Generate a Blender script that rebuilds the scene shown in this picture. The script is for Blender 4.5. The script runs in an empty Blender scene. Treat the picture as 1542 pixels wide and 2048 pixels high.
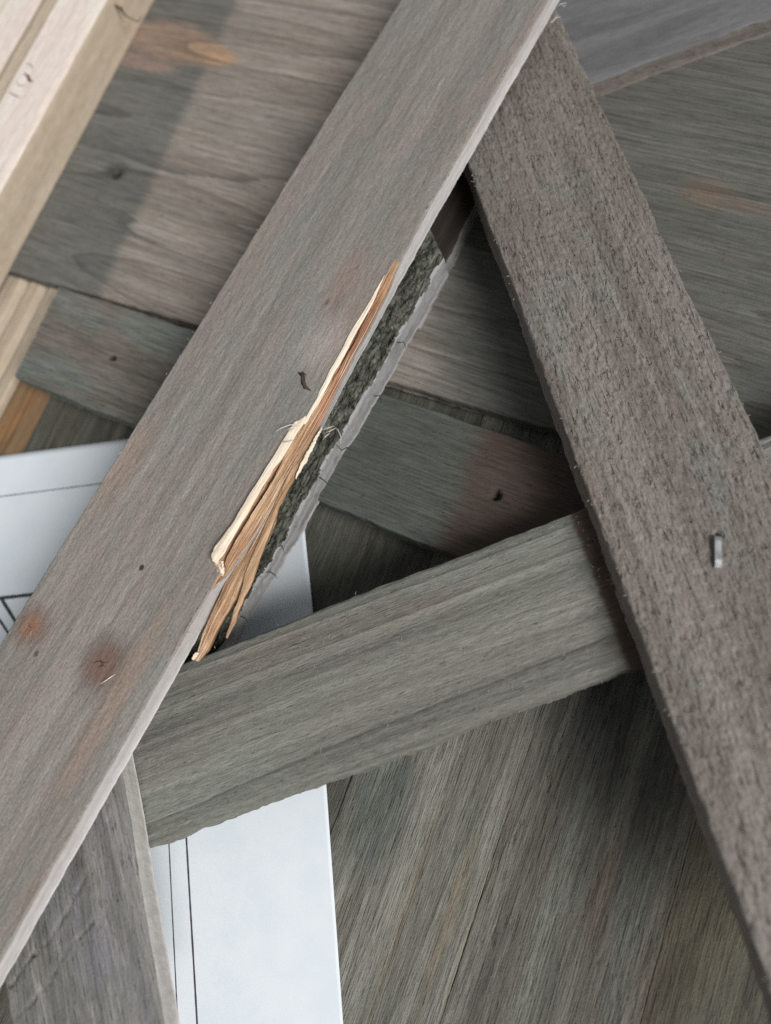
import bpy, math, random
import numpy as np
from mathutils import Matrix, Vector

S = bpy.context.scene
COL = S.collection
MM = 0.001

# ------------------------------------------------------------------ camera
# photo frame 1542 x 2048, focal length 1541 px; the table plane is tilted
# a little to the camera (nearer at the lower right)
F, CX, CY = 1541.0, 771.0, 1024.0
TILT = np.array([0.25, 0.32, 1.0])
UPC = -TILT / np.linalg.norm(TILT)                      # table normal in camera axes (x right, y down, z in)
EX = np.array([1.0, 0, 0]) - UPC * UPC[0]
EX /= np.linalg.norm(EX)
EY = np.cross(UPC, EX)
RW = np.array([EX, EY, UPC])                            # camera axes -> world
CAM_H = 150.0 / np.linalg.norm(TILT)                    # mm above the table
CAM = np.array([0, 0, CAM_H])

cd = bpy.data.cameras.new('camera')
cam = bpy.data.objects.new('camera', cd)
COL.objects.link(cam)
S.camera = cam
r_, u_, b_ = RW @ [1, 0, 0], RW @ [0, -1, 0], RW @ [0, 0, -1]
cam.matrix_world = Matrix(((r_[0], u_[0], b_[0], 0), (r_[1], u_[1], b_[1], 0),
                           (r_[2], u_[2], b_[2], CAM_H * MM), (0, 0, 0, 1)))
cd.sensor_fit = 'VERTICAL'
cd.sensor_height = 36.0
cd.lens = 36.0 * F / 2048.0
cd.clip_start, cd.clip_end = 0.005, 10.0
cd.dof.use_dof = True
cd.dof.focus_distance = 0.127
cd.dof.aperture_fstop = 12.0

# ------------------------------------------------------------------ light
w = bpy.data.worlds.new('World')
S.world = w
w.use_nodes = True
bg = w.node_tree.nodes['Background']
bg.inputs[0].default_value = (0.95, 0.98, 1.0, 1)
bg.inputs[1].default_value = 0.265
S.view_settings.view_transform = 'Standard'
S.view_settings.look = 'None'
S.view_settings.exposure = 0.0
S.view_settings.gamma = 1.0
S.cycles.use_denoising = False
TZ = 4.0                                                # height of the tabletop, mm


def area(name, az_img, elev, dist, size, power, col):
    """window-like lamp; az_img is its direction in the picture (x right, y down)"""
    d = RW @ np.array([az_img[0], az_img[1], 0.0])
    d[2] = 0
    d /= np.linalg.norm(d)
    p = np.array([d[0] * math.cos(elev), d[1] * math.cos(elev), math.sin(elev)]) * dist
    ld = bpy.data.lights.new(name, 'AREA')
    ld.shape = 'RECTANGLE'
    ld.size, ld.size_y = size
    ld.energy = power
    ld.color = col
    o = bpy.data.objects.new(name, ld)
    COL.objects.link(o)
    o.location = p
    o.rotation_euler = Vector(-p).to_track_quat('-Z', 'Y').to_euler()
    return o


area('window_light', (0.80, 0.60), math.radians(45), 1.5, (0.70, 0.70), 29.0, (1.0, 0.985, 0.97))

# ------------------------------------------------------------------ geometry helpers


def hsh(ix, iy, seed):
    v = np.sin(ix * 127.1 + iy * 311.7 + seed * 74.7) * 43758.5453
    return v - np.floor(v)


def vn(x, y, seed=0):
    ix, iy = np.floor(x), np.floor(y)
    fx, fy = x - ix, y - iy
    fx = fx * fx * (3 - 2 * fx)
    fy = fy * fy * (3 - 2 * fy)
    a = hsh(ix, iy, seed) * (1 - fx) + hsh(ix + 1, iy, seed) * fx
    b = hsh(ix, iy + 1, seed) * (1 - fx) + hsh(ix + 1, iy + 1, seed) * fx
    return (a * (1 - fy) + b * fy) * 2 - 1


def fbm(x, y, seed=0, n=3):
    s, a = 0, 1.0
    for k in range(n):
        s = s + a * vn(x * 2 ** k, y * 2 ** k, seed + 13 * k)
        a *= 0.5
    return s


def at(px, py, pl):
    """point in mm where the line of sight of a photo pixel meets the plane z = a + b x + c y"""
    if not isinstance(pl, (tuple, list, np.ndarray)):
        pl = (pl, 0.0, 0.0)
    d = RW @ np.array([(px - CX) / F, (py - CY) / F, 1.0])
    t = (pl[0] - CAM_H) / (d[2] - pl[1] * d[0] - pl[2] * d[1])
    return CAM + t * d


def plane3(p):
    """plane through three (px, py, z) readings"""
    pts = np.array([at(x, y, z) for x, y, z in p])
    A = np.c_[np.ones(3), pts[:, 0], pts[:, 1]]
    return tuple(np.linalg.solve(A, pts[:, 2]))


def mesh_obj(name, verts, faces, mats, parent=None, midx=None, smooth=True, matrix=None):
    me = bpy.data.meshes.new(name)
    me.from_pydata([tuple(v) for v in verts], [], [tuple(f) for f in faces])
    for m in mats:
        me.materials.append(m)
    if midx is not None:
        me.polygons.foreach_set('material_index', np.asarray(midx, dtype=np.int32))
    if smooth:
        me.polygons.foreach_set('use_smooth', np.ones(len(me.polygons), dtype=bool))
    me.update()
    o = bpy.data.objects.new(name, me)
    COL.objects.link(o)
    if parent is not None:
        o.parent = parent
    if matrix is not None:
        o.matrix_world = matrix
    return o


def tag(o, label=None, cat=None, group=None, kind=None):
    if label: o['label'] = label
    if cat: o['category'] = cat
    if group: o['group'] = group
    if kind: o['kind'] = kind
    return o


class Frame:
    """local frame of a slat: x along, y across, z out of its top face (mm)"""
    def __init__(s, corners, pl):
        P = [at(x, y, pl) for x, y in corners]          # L0, L1, R0, R1
        n = np.array([-pl[1], -pl[2], 1.0]); n /= np.linalg.norm(n)
        m0, m1 = (P[0] + P[2]) / 2, (P[1] + P[3]) / 2
        dl, dr = P[1] - P[0], P[3] - P[2]
        x = dl / np.linalg.norm(dl) + dr / np.linalg.norm(dr)
        x -= n * (x @ n); x /= np.linalg.norm(x)
        y = np.cross(n, x)
        s.o, s.x, s.y, s.z, s.pl = (m0 + m1) / 2, x, y, n, pl
        q = [s.loc(p) for p in P]
        s.q = q
        s.left = np.polyfit([q[0][0], q[1][0]], [q[0][1], q[1][1]], 1)
        s.right = np.polyfit([q[2][0], q[3][0]], [q[2][1], q[3][1]], 1)
        s.M = Matrix(((x[0], y[0], n[0], s.o[0] * MM), (x[1], y[1], n[1], s.o[1] * MM),
                      (x[2], y[2], n[2], s.o[2] * MM), (0, 0, 0, 1)))

    def loc(s, p):
        d = p - s.o
        return np.array([d @ s.x, d @ s.y, d @ s.z])

    def px(s, x, y, dz=0.0):
        """photo pixel on the slat's top plane (raised dz mm) -> local mm"""
        a = s.pl[0] + dz / s.z[2]
        return s.loc(at(x, y, (a, s.pl[1], s.pl[2])))


def slat(name, fr, x0, x1, thick, mats, parent=None, rad=0.5, step=0.5, nv=90, seed=1, relief=None,
         edge=(0.12, 0.12), dents=(), grooves=(), side_amp=0.10, ragged=False, skew0=0.0, skew1=0.0, topR=None, bulge=None, cham=None):
    """one board swept along its length; mats = [top, side, raw]. Left = first edge of the frame."""
    if topR is None:
        fl, fg = fr.left, fr.right
    n = max(2, int((x1 - x0) / step))
    xs0 = np.linspace(0, 1, n)
    sg = np.sign(np.polyval(fr.right, 0) - np.polyval(fr.left, 0))
    yl0, yr0 = np.polyval(fr.left, 0), np.polyval(fr.right, 0)
    rows, mid = [], []
    # cross-section: list of (kind, param)
    k = 4
    sec = []
    nS = 6
    for i in range(nS):
        sec.append(('L', -thick + (thick - rad) * i / nS))
    for i in range(k):
        a = math.pi / 2 * i / k
        sec.append(('LA', a))
    for i in range(nv + 1):
        sec.append(('T', i / nv))
    nc = 16 if cham is not None else 0
    for i in range(1, nc + 1):
        sec.append(('C', i / nc))
    for i in range(1, k + 1):
        a = math.pi / 2 * (1 - i / k)
        sec.append(('RA', a))
    for i in range(1, nS + 1):
        sec.append(('R', -rad - (thick - rad) * i / nS))
    m = len(sec)
    X = np.zeros((n, m)); Y = np.zeros((n, m)); Z = np.zeros((n, m))
    # length positions follow skewed ends
    def xline(frac):
        return (x0 + skew0 * frac) + ((x1 + skew1 * frac) - (x0 + skew0 * frac)) * xs0
    base = xline(0.5)
    jl = fbm(base * 0.5, base * 0, seed + 5) * edge[0] + fbm(base * 0.06, base * 0, seed + 6) * edge[0] * 1.5
    jr = fbm(base * 0.5, base * 0, seed + 7) * edge[1] + fbm(base * 0.06, base * 0, seed + 8) * edge[1] * 1.5
    mi = np.zeros((n, m), dtype=int)
    for j, (kd, p) in enumerate(sec):
        fr_ = {'L': 0.0, 'LA': 0.0, 'RA': 1.0, 'R': 1.0, 'C': 1.0}.get(kd, p)
        xx = xline(fr_)
        yl = np.polyval(fr.left, xx) + jl * sg
        yr = np.polyval(fr.right, xx) + jr * sg
        bl = bulge(xx) * sg if bulge is not None else 0
        tr = topR(xx) if topR is not None else None
        if kd == 'L':
            y, z = yl, np.full(n, p); mi[:, j] = 1
        elif kd == 'LA':
            y, z = yl + sg * rad * (1 - math.cos(p)), np.full(n, -rad + rad * math.sin(p))
        elif kd == 'T':
            a, b = yl + sg * rad, yr - sg * rad
            if tr is not None:
                b = np.where(np.isnan(tr), b, np.nan_to_num(tr))
            y, z = a + (b - a) * p, np.zeros(n)
            yb = b
        elif kd == 'C':
            dep = cham(xx, p)
            tgt = yr + bl - sg * rad
            y = yb + (tgt - yb) * p
            z = dep[0]
            mi[:, j] = np.where(dep[1] > 0, 2, 0)
            zc = z
        elif kd == 'RA':
            zz = zc if cham is not None else 0
            y, z = yr + bl - sg * rad * (1 - math.cos(p)), zz - rad + rad * math.sin(p)
            if ragged: mi[:, j] = (fbm(xx * 0.35, xx * 0, 300, 5) * 0.55 + 1.30 - p > 0.35)
        else:
            zz = zc if cham is not None else 0
            f = (p + rad) / (-thick + rad)              # 0 at the rounded corner, 1 at the underside
            y, z = yr + bl * (1 - 0.5 * f), (zz - rad) * (1 - f) + (-thick) * f
            mi[:, j] = 1 if not ragged else (fbm(xx * 0.35, xx * 0, 300, 5) * 0.55 + 1.25 + 2.5 * f > 0.35)
        X[:, j], Y[:, j], Z[:, j] = xx, y, z
    up = np.array([1.0 if kd in 'TLARAC' and kd not in ('L', 'R') else 0.35 for kd, _ in sec])[None, :]
    if relief is not None:
        rl = relief(X, Y, Z)
        Z = Z + rl * up
        sidem = np.array([-1.0 if kd == 'L' else (1.0 if kd == 'R' else 0) for kd, _ in sec])[None, :]
        Y = Y + sg * sidem * side_amp * fbm(X * 1.2, Z * 3.0, seed + 40)
    for (dx, dy, rx, ry, dep) in dents:
        q = ((X - dx) / rx) ** 2 + ((Y - dy) / ry) ** 2 + 0.35 * fbm(X * 2.2, Y * 2.2, seed + 70)
        Z = Z - dep * np.clip(1.6 - 1.6 * q, 0, 1) * (up > 0.5)
    for (pts, gw, gd) in grooves:
        D = np.full(X.shape, 1e9)
        for (p_, q_) in zip(pts[:-1], pts[1:]):
            ax, ay, bx, by = p_[0], p_[1], q_[0], q_[1]
            tt = np.clip(((X - ax) * (bx - ax) + (Y - ay) * (by - ay)) / ((bx - ax) ** 2 + (by - ay) ** 2), 0, 1)
            D = np.minimum(D, np.hypot(X - ax - tt * (bx - ax), Y - ay - tt * (by - ay)))
        D = np.abs(D + 0.25 * fbm(X * 1.3, Y * 1.3, seed + 90))
        Z = Z - gd * np.clip(1 - D / gw, 0, 1) * (0.7 + 0.5 * fbm(X * 0.4, Y * 0.4, seed + 95)) * (up > 0.5)
    V = np.stack([X, Y, Z], -1).reshape(-1, 3) * MM
    idx = np.arange(n * m).reshape(n, m)
    a, b, c, d = idx[:-1, :-1], idx[1:, :-1], idx[1:, 1:], idx[:-1, 1:]
    quads = np.stack([a, b, c, d], -1) if sg < 0 else np.stack([a, d, c, b], -1)
    quads = quads.reshape(-1, 4)
    if sg > 0: quads = quads[:, ::1]
    mq = np.minimum(mi[:-1, :-1], mi[:-1, 1:]) if ragged else np.maximum(mi[:-1, :-1], mi[:-1, 1:])
    # where the corner face mixes top and side keep side only below the rounding
    mq = mq.reshape(-1)
    faces = quads.tolist()
    under = [[int(idx[i, 0]), int(idx[i, m - 1]), int(idx[i + 1, m - 1]), int(idx[i + 1, 0])] for i in range(n - 1)]
    caps = [[int(v) for v in idx[0, :]], [int(v) for v in idx[-1, ::-1]]]
    if sg < 0:
        under = [f[::-1] for f in under]
    else:
        caps = [f[::-1] for f in caps]
    caps = [f[::-1] for f in caps] if sg < 0 else caps
    faces += under + caps
    mq = np.concatenate([mq, np.ones(len(under), int), np.zeros(2, int) if ragged else np.ones(2, int)])
    o = mesh_obj(name, V, faces, mats, parent, mq, True, fr.M)
    o.data.polygons[len(faces) - 1].use_smooth = False
    o.data.polygons[len(faces) - 2].use_smooth = False
    return o


GRIDS = {}


def sliver(name, fr, L, R, zl, zr, thick, mat, parent, nv=10, nu=60, seed=3, ridge=0.15):
    """tapering splinter: left and right outline in photo pixels on the slat's top plane, heights in mm"""
    L = np.array([fr.px(*p) for p in L]); R = np.array([fr.px(*p) for p in R])
    t0 = np.linspace(0, 1, len(L)); t = np.linspace(0, 1, nu)
    f = lambda A, k: np.interp(t, t0, A[:, k])
    zl_ = np.interp(t, np.linspace(0, 1, len(zl)), zl); zr_ = np.interp(t, np.linspace(0, 1, len(zr)), zr)
    V = []
    top = np.zeros((nu, nv, 3))
    wob = fbm(t * 14, t * 0, seed) * 0.10
    for j in range(nv):
        s = j / (nv - 1)
        x = f(L, 0) * (1 - s) + f(R, 0) * s
        y = f(L, 1) * (1 - s) + f(R, 1) * s + wob
        wd = np.abs(f(L, 1) - f(R, 1))
        z = zl_ * (1 - s) + zr_ * s + 0.07 * wd * math.sin(math.pi * s) + ridge * fbm(x * 0.12, y * 2.0 + 7, seed + 1)
        top[:, j] = np.stack([x, y, z], -1)
    bot = top.copy()
    wd = np.abs(f(L, 1) - f(R, 1))
    th = np.minimum(thick, 0.25 + wd * 0.8)
    bot[:, :, 2] -= th[:, None]
    V = np.concatenate([top.reshape(-1, 3), bot.reshape(-1, 3)]) * MM
    it = np.arange(nu * nv).reshape(nu, nv); ib = it + nu * nv
    F_ = []
    for i in range(nu - 1):
        for j in range(nv - 1):
            F_.append((it[i, j], it[i, j + 1], it[i + 1, j + 1], it[i + 1, j]))
            F_.append((ib[i, j], ib[i + 1, j], ib[i + 1, j + 1], ib[i, j + 1]))
        F_.append((it[i, 0], it[i + 1, 0], ib[i + 1, 0], ib[i, 0]))
        F_.append((it[i, nv - 1], ib[i, nv - 1], ib[i + 1, nv - 1], it[i + 1, nv - 1]))
    for j in range(nv - 1):
        F_.append((it[0, j], ib[0, j], ib[0, j + 1], it[0, j + 1]))
        F_.append((it[-1, j], it[-1, j + 1], ib[-1, j + 1], ib[-1, j]))
    o = mesh_obj(name, V, F_, [mat], parent, None, True, fr.M)
    GRIDS[o.name] = top
    return o


def grid_fibres(top, count, rng, z=0.05, span=(0.08, 0.35), rad=(0.02, 0.06), drift=0.10, end_lift=0.0):
    """loose fibres that follow a torn surface lengthwise"""
    nu, nv, _ = top.shape
    out = []
    for _ in range(count):
        a = rng.uniform(0, 0.95); L_ = rng.uniform(*span); c = rng.uniform(0.05, 0.95); d = rng.normal(0, drift)
        pts = []
        for k in range(8):
            t = min(0.999, a + L_ * k / 7); q = min(0.99, max(0.01, c + d * k / 7))
            i, j = t * (nu - 1), q * (nv - 1)
            i0, j0 = int(i), int(j); i1, j1 = min(i0 + 1, nu - 1), min(j0 + 1, nv - 1)
            P = (top[i0, j0] * (1 - i + i0) + top[i1, j0] * (i - i0)) * (1 - j + j0) + (top[i0, j1] * (1 - i + i0) + top[i1, j1] * (i - i0)) * (j - j0)
            pts.append((P[0], P[1], P[2] + z + end_lift * (k / 7) ** 2))
        out.append((pts, rng.uniform(*rad)))
    return out


def hairs(name, fr, curves, mat, parent, kind=None):
    """thin tapering fibres: curves = list of (points [(x, y, z) local mm], radius mm)"""
    V, Fc = [], []
    for pts, r in curves:
        pts = np.array(pts, float)
        n = len(pts)
        for i in range(n):
            tg = pts[min(i + 1, n - 1)] - pts[max(i - 1, 0)]
            tg = tg / (np.linalg.norm(tg) + 1e-9)
            a = np.cross(tg, [0.3, 0.1, 1.0]); a /= np.linalg.norm(a) + 1e-9
            b = np.cross(tg, a)
            rr = r * (1.0 - 0.75 * abs(2 * i / (n - 1) - 1) ** 2)
            for k in range(4):
                an = k * math.pi / 2
                V.append((pts[i] + rr * (math.cos(an) * a + math.sin(an) * b)) * MM)
        s = len(V) - 4 * n
        for i in range(n - 1):
            for k in range(4):
                p, q = s + 4 * i + k, s + 4 * i + (k + 1) % 4
                Fc.append((p, q, q + 4, p + 4))
        Fc.append((s + 3, s + 2, s + 1, s)); e = s + 4 * (n - 1); Fc.append((e, e + 1, e + 2, e + 3))
    o = mesh_obj(name, V, Fc, [mat], parent, None, True, fr.M)
    if kind: o['kind'] = kind
    return o


def fuzz(fr, x0, x1, count, seed, along=0.7, size=(0.5, 1.4), rad=0.035, edge_only=False, inset=0.6, zoff=0.0):
    rng = np.random.default_rng(seed)
    out = []
    for i in range(count):
        x = rng.uniform(x0, x1)
        yl, yr = np.polyval(fr.left, x), np.polyval(fr.right, x)
        if edge_only:
            y = yr if rng.random() < 0.5 else yl
            y += rng.normal(0, 0.15)
            z = -rng.uniform(0.0, 0.5)
        else:
            y = yl + (yr - yl) * rng.uniform(0.03, 0.97); z = zoff
        ln = rng.uniform(*size) * rng.uniform(0.5, 1)
        an = rng.normal(0, along) + (math.pi if rng.random() < 0.5 else 0)
        d = np.array([math.cos(an), math.sin(an)])
        cv = rng.normal(0, 0.5)
        pts = []
        for k in range(5):
            s = k / 4
            q = d * ln * s + np.array([-d[1], d[0]]) * cv * ln * s * s
            pts.append((x + q[0], y + q[1], z + 0.02 + 0.30 * ln * s * (1 - 0.6 * s) * rng.uniform(0.3, 1.0)))
        out.append((pts, rad * rng.uniform(0.6, 1.4)))
    return out


# ------------------------------------------------------------------ materials


def lin(c):
    return tuple((v / 255 / 12.92 if v <= 10 else ((v / 255 + 0.055) / 1.055) ** 2.4) for v in c) + (1.0,)


class G:
    def __init__(s, name):
        s.m = bpy.data.materials.new(name); s.m.use_nodes = True
        s.t = s.m.node_tree; s.t.nodes.clear()
        s.out = s.n('ShaderNodeOutputMaterial'); s.p = s.n('ShaderNodeBsdfPrincipled')
        s.l(s.p.outputs[0], s.out.inputs[0])
        tc = s.n('ShaderNodeTexCoord'); s.P = tc.outputs['Object']

    def n(s, t, **kw):
        o = s.t.nodes.new(t)
        for k, v in kw.items(): setattr(o, k, v)
        return o

    def l(s, a, b): s.t.links.new(a, b)

    def set(s, sock, v):
        if hasattr(v, 'is_linked'): s.l(v, sock)
        else: sock.default_value = v

    def map(s, scale, off=(0, 0, 0), vec=None):
        m = s.n('ShaderNodeMapping'); s.l(vec or s.P, m.inputs[0])
        m.inputs['Location'].default_value = off; m.inputs['Scale'].default_value = scale
        return m.outputs[0]

    def noise(s, scale, off=(0, 0, 0), detail=3, rough=0.55, dist=0.0):
        t = s.n('ShaderNodeTexNoise'); s.l(s.map(scale, off), t.inputs['Vector'])
        t.inputs['Scale'].default_value = 1; t.inputs['Detail'].default_value = detail
        t.inputs['Roughness'].default_value = rough; t.inputs['Distortion'].default_value = dist
        return t.outputs[0]

    def rng(s, v, a, b, c=0.0, d=1.0, smooth=True):
        r = s.n('ShaderNodeMapRange'); r.interpolation_type = 'SMOOTHSTEP' if smooth else 'LINEAR'
        s.l(v, r.inputs[0])
        for i, q in zip((1, 2, 3, 4), (a, b, c, d)): r.inputs[i].default_value = q
        return r.outputs[0]

    def math(s, op, a, b=0.0, c=0.0):
        m = s.n('ShaderNodeMath', operation=op)
        s.set(m.inputs[0], a); s.set(m.inputs[1], b); s.set(m.inputs[2], c)
        return m.outputs[0]

    def mix(s, f, a, b, mode='MIX'):
        m = s.n('ShaderNodeMix', data_type='RGBA', blend_type=mode)
        s.set(m.inputs[0], f); s.set(m.inputs[6], a); s.set(m.inputs[7], b)
        return m.outputs[2]

    def gray(s, v):
        c = s.n('ShaderNodeCombineColor')
        for i in range(3): s.l(v, c.inputs[i])
        return c.outputs[0]


def wood(name, dark, light, tints=(), streak=(14, 420), fib=(240, 4200), fibc=0.22, speck=0.18, pores=0.5, bump=0.5,
         pore_thr=0.62, spots=(), rough=0.78, seed=0.0, dashes=0.0, porel=(420, 2600), cloud=0.35, regions=(), ring=0.5, spec=0.25, saw=0.0, sawf=(3.0, 60.0), sawn=9.0):
    """stained sawn wood: x along the grain. colours are albedos as sRGB triples; spots/regions in local mm"""
    g = G(name)
    o = (seed * 3.17, seed * 1.93, seed * 0.7)
    st = g.noise((streak[0], streak[1], streak[1]), o, 4, 0.6, 0.6)
    base = g.mix(g.rng(st, 0.30, 0.72), lin(dark), lin(light))
    for i, (c, sc, amt, lo) in enumerate(tints):
        t = g.noise((sc[0], sc[1], sc[1]), (o[0] + 5.3 * i + 1, o[1] - 3.1 * i, 0), 3, 0.6, 0.8)
        base = g.mix(g.math('MULTIPLY', g.rng(t, lo, lo + 0.22), amt), base, lin(c))
    wob = g.noise((130, 800, 800), (o[0], 9 + o[1], 0), 4, 0.65)
    # regions: half-planes (c + a*x + b*y > 0 in mm), fades, colour, strength
    for (a, b, c, fade, colr, amt) in regions:
        sp = g.n('ShaderNodeSeparateXYZ'); g.l(g.P, sp.inputs[0])
        e = g.math('ADD', g.math('MULTIPLY', sp.outputs[0], a * 1000), g.math('MULTIPLY', sp.outputs[1], b * 1000))
        e = g.math('ADD', e, c)
        st2 = g.noise((60, 900, 900), (o[0] + 2, o[1], 0), 3, 0.6)
        e = g.math('ADD', e, g.math('MULTIPLY', g.math('SUBTRACT', st2, 0.5), fade * 2.2))
        base = g.mix(g.math('MULTIPLY', g.rng(e, -fade, fade), amt), base, lin(colr))
    # growth rings: thin darker lines along the grain
    rn = g.noise((9, 900, 900), (o[0] + 11, o[1] + 4, 0), 2, 0.5, 0.3)
    rl = g.rng(g.math('ABSOLUTE', g.math('SUBTRACT', rn, 0.5)), 0.0, 0.035, 1.0, 0.0)
    base = g.mix(g.math('MULTIPLY', rl, ring * 0.55), base, lin(dark), 'MIX')
    for (cx, cy, rx, ry, colr, amt, soft) in spots:
        v = g.map((1000 / rx, 1000 / ry, 0), (-cx / rx, -cy / ry, 0))
        ln = g.n('ShaderNodeVectorMath', operation='LENGTH'); g.l(v, ln.inputs[0])
        e = g.math('ADD', ln.outputs['Value'], g.math('MULTIPLY', g.math('SUBTRACT', wob, 0.5), 0.9))
        base = g.mix(g.math('MULTIPLY', g.rng(e, 1 - soft, 1 + soft * 0.6, 1, 0), amt), base, lin(colr))
    sw = None
    if saw:
        sn = g.noise((sawf[0], sawf[1], sawf[1]), (o[0] + 21, o[1] + 14, 0), 1.5, 0.45, 0.0)
        sw = g.math('FRACT', g.math('ADD', g.math('MULTIPLY', sn, sawn), g.math('MULTIPLY', g.math('SUBTRACT', st, 0.5), 0.25)))
        swc = g.math('ADD', g.math('MULTIPLY', g.math('SUBTRACT', sw, 0.5), -saw), 1.0)
        base = g.mix(1.0, base, g.gray(swc), 'MULTIPLY')
        ln_ = g.rng(sw, 0.90, 0.985, 0.0, 1.0)
        base = g.mix(g.math('MULTIPLY', ln_, min(1.0, saw * 1.5)), base, lin(tuple(v * 0.62 for v in dark)))
    fb = g.noise((fib[0], fib[1], fib[1]), (o[0], o[1] + 2, 0), 3, 0.65)
    sk = g.noise((2300, 3200, 3200), (o[0] + 7, 0, 0), 2, 0.6)
    cl = g.noise((420, 700, 700), (o[0] + 3, 5, 0), 3, 0.6)
    k = g.math('ADD', g.math('MULTIPLY', g.math('SUBTRACT', fb, 0.5), fibc * 2.6),
               g.math('MULTIPLY', g.math('SUBTRACT', sk, 0.5), speck * 2.6))
    k = g.math('ADD', g.math('ADD', k, g.math('MULTIPLY', g.math('SUBTRACT', cl, 0.5), cloud)), 1.0)
    base = g.mix(1.0, base, g.gray(k), 'MULTIPLY')
    po = g.noise((porel[0], porel[1], porel[1]), (o[0] + 1, o[1] + 6, 0), 2, 0.5)
    pm = g.rng(po, pore_thr, pore_thr + 0.10)
    base = g.mix(g.math('MULTIPLY', pm, pores * 0.55), base, lin(tuple(v * 0.45 for v in dark)))
    h = g.math('ADD', g.math('MULTIPLY', fb, 0.7), g.math('MULTIPLY', sk, 0.35))
    h = g.math('SUBTRACT', h, g.math('MULTIPLY', pm, 0.9 * pores))
    if saw:
        h = g.math('SUBTRACT', h, g.math('MULTIPLY', sw, 0.35 * saw))
    if dashes:
        da = g.noise((330, 1150, 1150), (o[0] + 4, o[1] + 1, 0), 3, 0.6, 0.5)
        dm = g.rng(da, 0.57, 0.70)
        h = g.math('SUBTRACT', h, g.math('MULTIPLY', dm, dashes))
    bp = g.n('ShaderNodeBump'); bp.inputs['Strength'].default_value = bump
    bp.inputs['Distance'].default_value = 0.00042
    g.l(h, bp.inputs['Height']); g.l(bp.outputs[0], g.p.inputs['Normal'])
    g.l(base, g.p.inputs['Base Color'])
    g.p.inputs['Roughness'].default_value = rough
    g.p.inputs['Specular IOR Level'].default_value = spec
    return g.m


def plain(name, col, rough=0.7, metal=0.0, var=0.15, sc=900, bump=0.0, spec=0.3):
    g = G(name)
    nz = g.noise((sc, sc, sc), (1, 2, 3), 4, 0.6)
    k = g.math('ADD', g.math('MULTIPLY', g.math('SUBTRACT', nz, 0.5), var * 2), 1.0)
    g.l(g.mix(1.0, lin(col), g.gray(k), 'MULTIPLY'), g.p.inputs['Base Color'])
    g.p.inputs['Roughness'].default_value = rough; g.p.inputs['Metallic'].default_value = metal
    g.p.inputs['Specular IOR Level'].default_value = spec
    if bump:
        bp = g.n('ShaderNodeBump'); bp.inputs['Strength'].default_value = bump
        bp.inputs['Distance'].default_value = 0.0001
        g.l(nz, bp.inputs['Height']); g.l(bp.outputs[0], g.p.inputs['Normal'])
    return g.m


GROUP = 'grey stained wooden slats heaped on the table'

# ------------------------------------------------------------------ tabletop (planks side by side)
# plank joint seen at the lower right fixes the direction of the planks
p0, p1 = at(1088, 1398, TZ), at(885, 2030, TZ)
dirp = (p1 - p0) / np.linalg.norm(p1 - p0)
nrm = np.array([-dirp[1], dirp[0], 0])                  # across the planks
if (at(1400, 1700, TZ) - p0) @ nrm < 0: nrm = -nrm
table = bpy.data.objects.new('tabletop', None); COL.objects.link(table)
tag(table, kind='structure')


class PlankFrame:
    pass


def plank_frame(a, b, z):
    fr = PlankFrame()
    fr.o = p0 + nrm * (a + b) / 2 + np.array([0, 0, z]); z = z + TZ; fr.x = dirp; fr.z = np.array([0, 0, 1.0]); fr.y = np.cross(fr.z, dirp)
    s = np.sign(fr.y @ nrm)
    h = (b - a) / 2
    fr.left = np.array([0, -h * s]); fr.right = np.array([0, h * s])
    fr.M = Matrix(((fr.x[0], fr.y[0], 0, fr.o[0] * MM), (fr.x[1], fr.y[1], 0, fr.o[1] * MM), (0, 0, 1, fr.o[2] * MM), (0, 0, 0, 1)))
    fr.pl = (z, 0, 0)
    fr.loc = lambda p: np.array([(p - fr.o) @ fr.x, (p - fr.o) @ fr.y, (p - fr.o) @ fr.z])
    fr.px = lambda x, y, dz=0.0: fr.loc(at(x, y, z))
    return fr


def table_relief(seed, amp=0.05, rough=0.0):
    def f(X, Y, Z):
        r = amp * fbm(X * 0.08, Y * 1.6, seed) + 0.03 * fbm(X * 0.8, Y * 4, seed + 3)
        if rough:
            r = r - rough * np.clip(fbm(X * 0.35, Y * 2.2, seed + 9) - 0.25, 0, 1)
        return r
    return f


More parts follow.
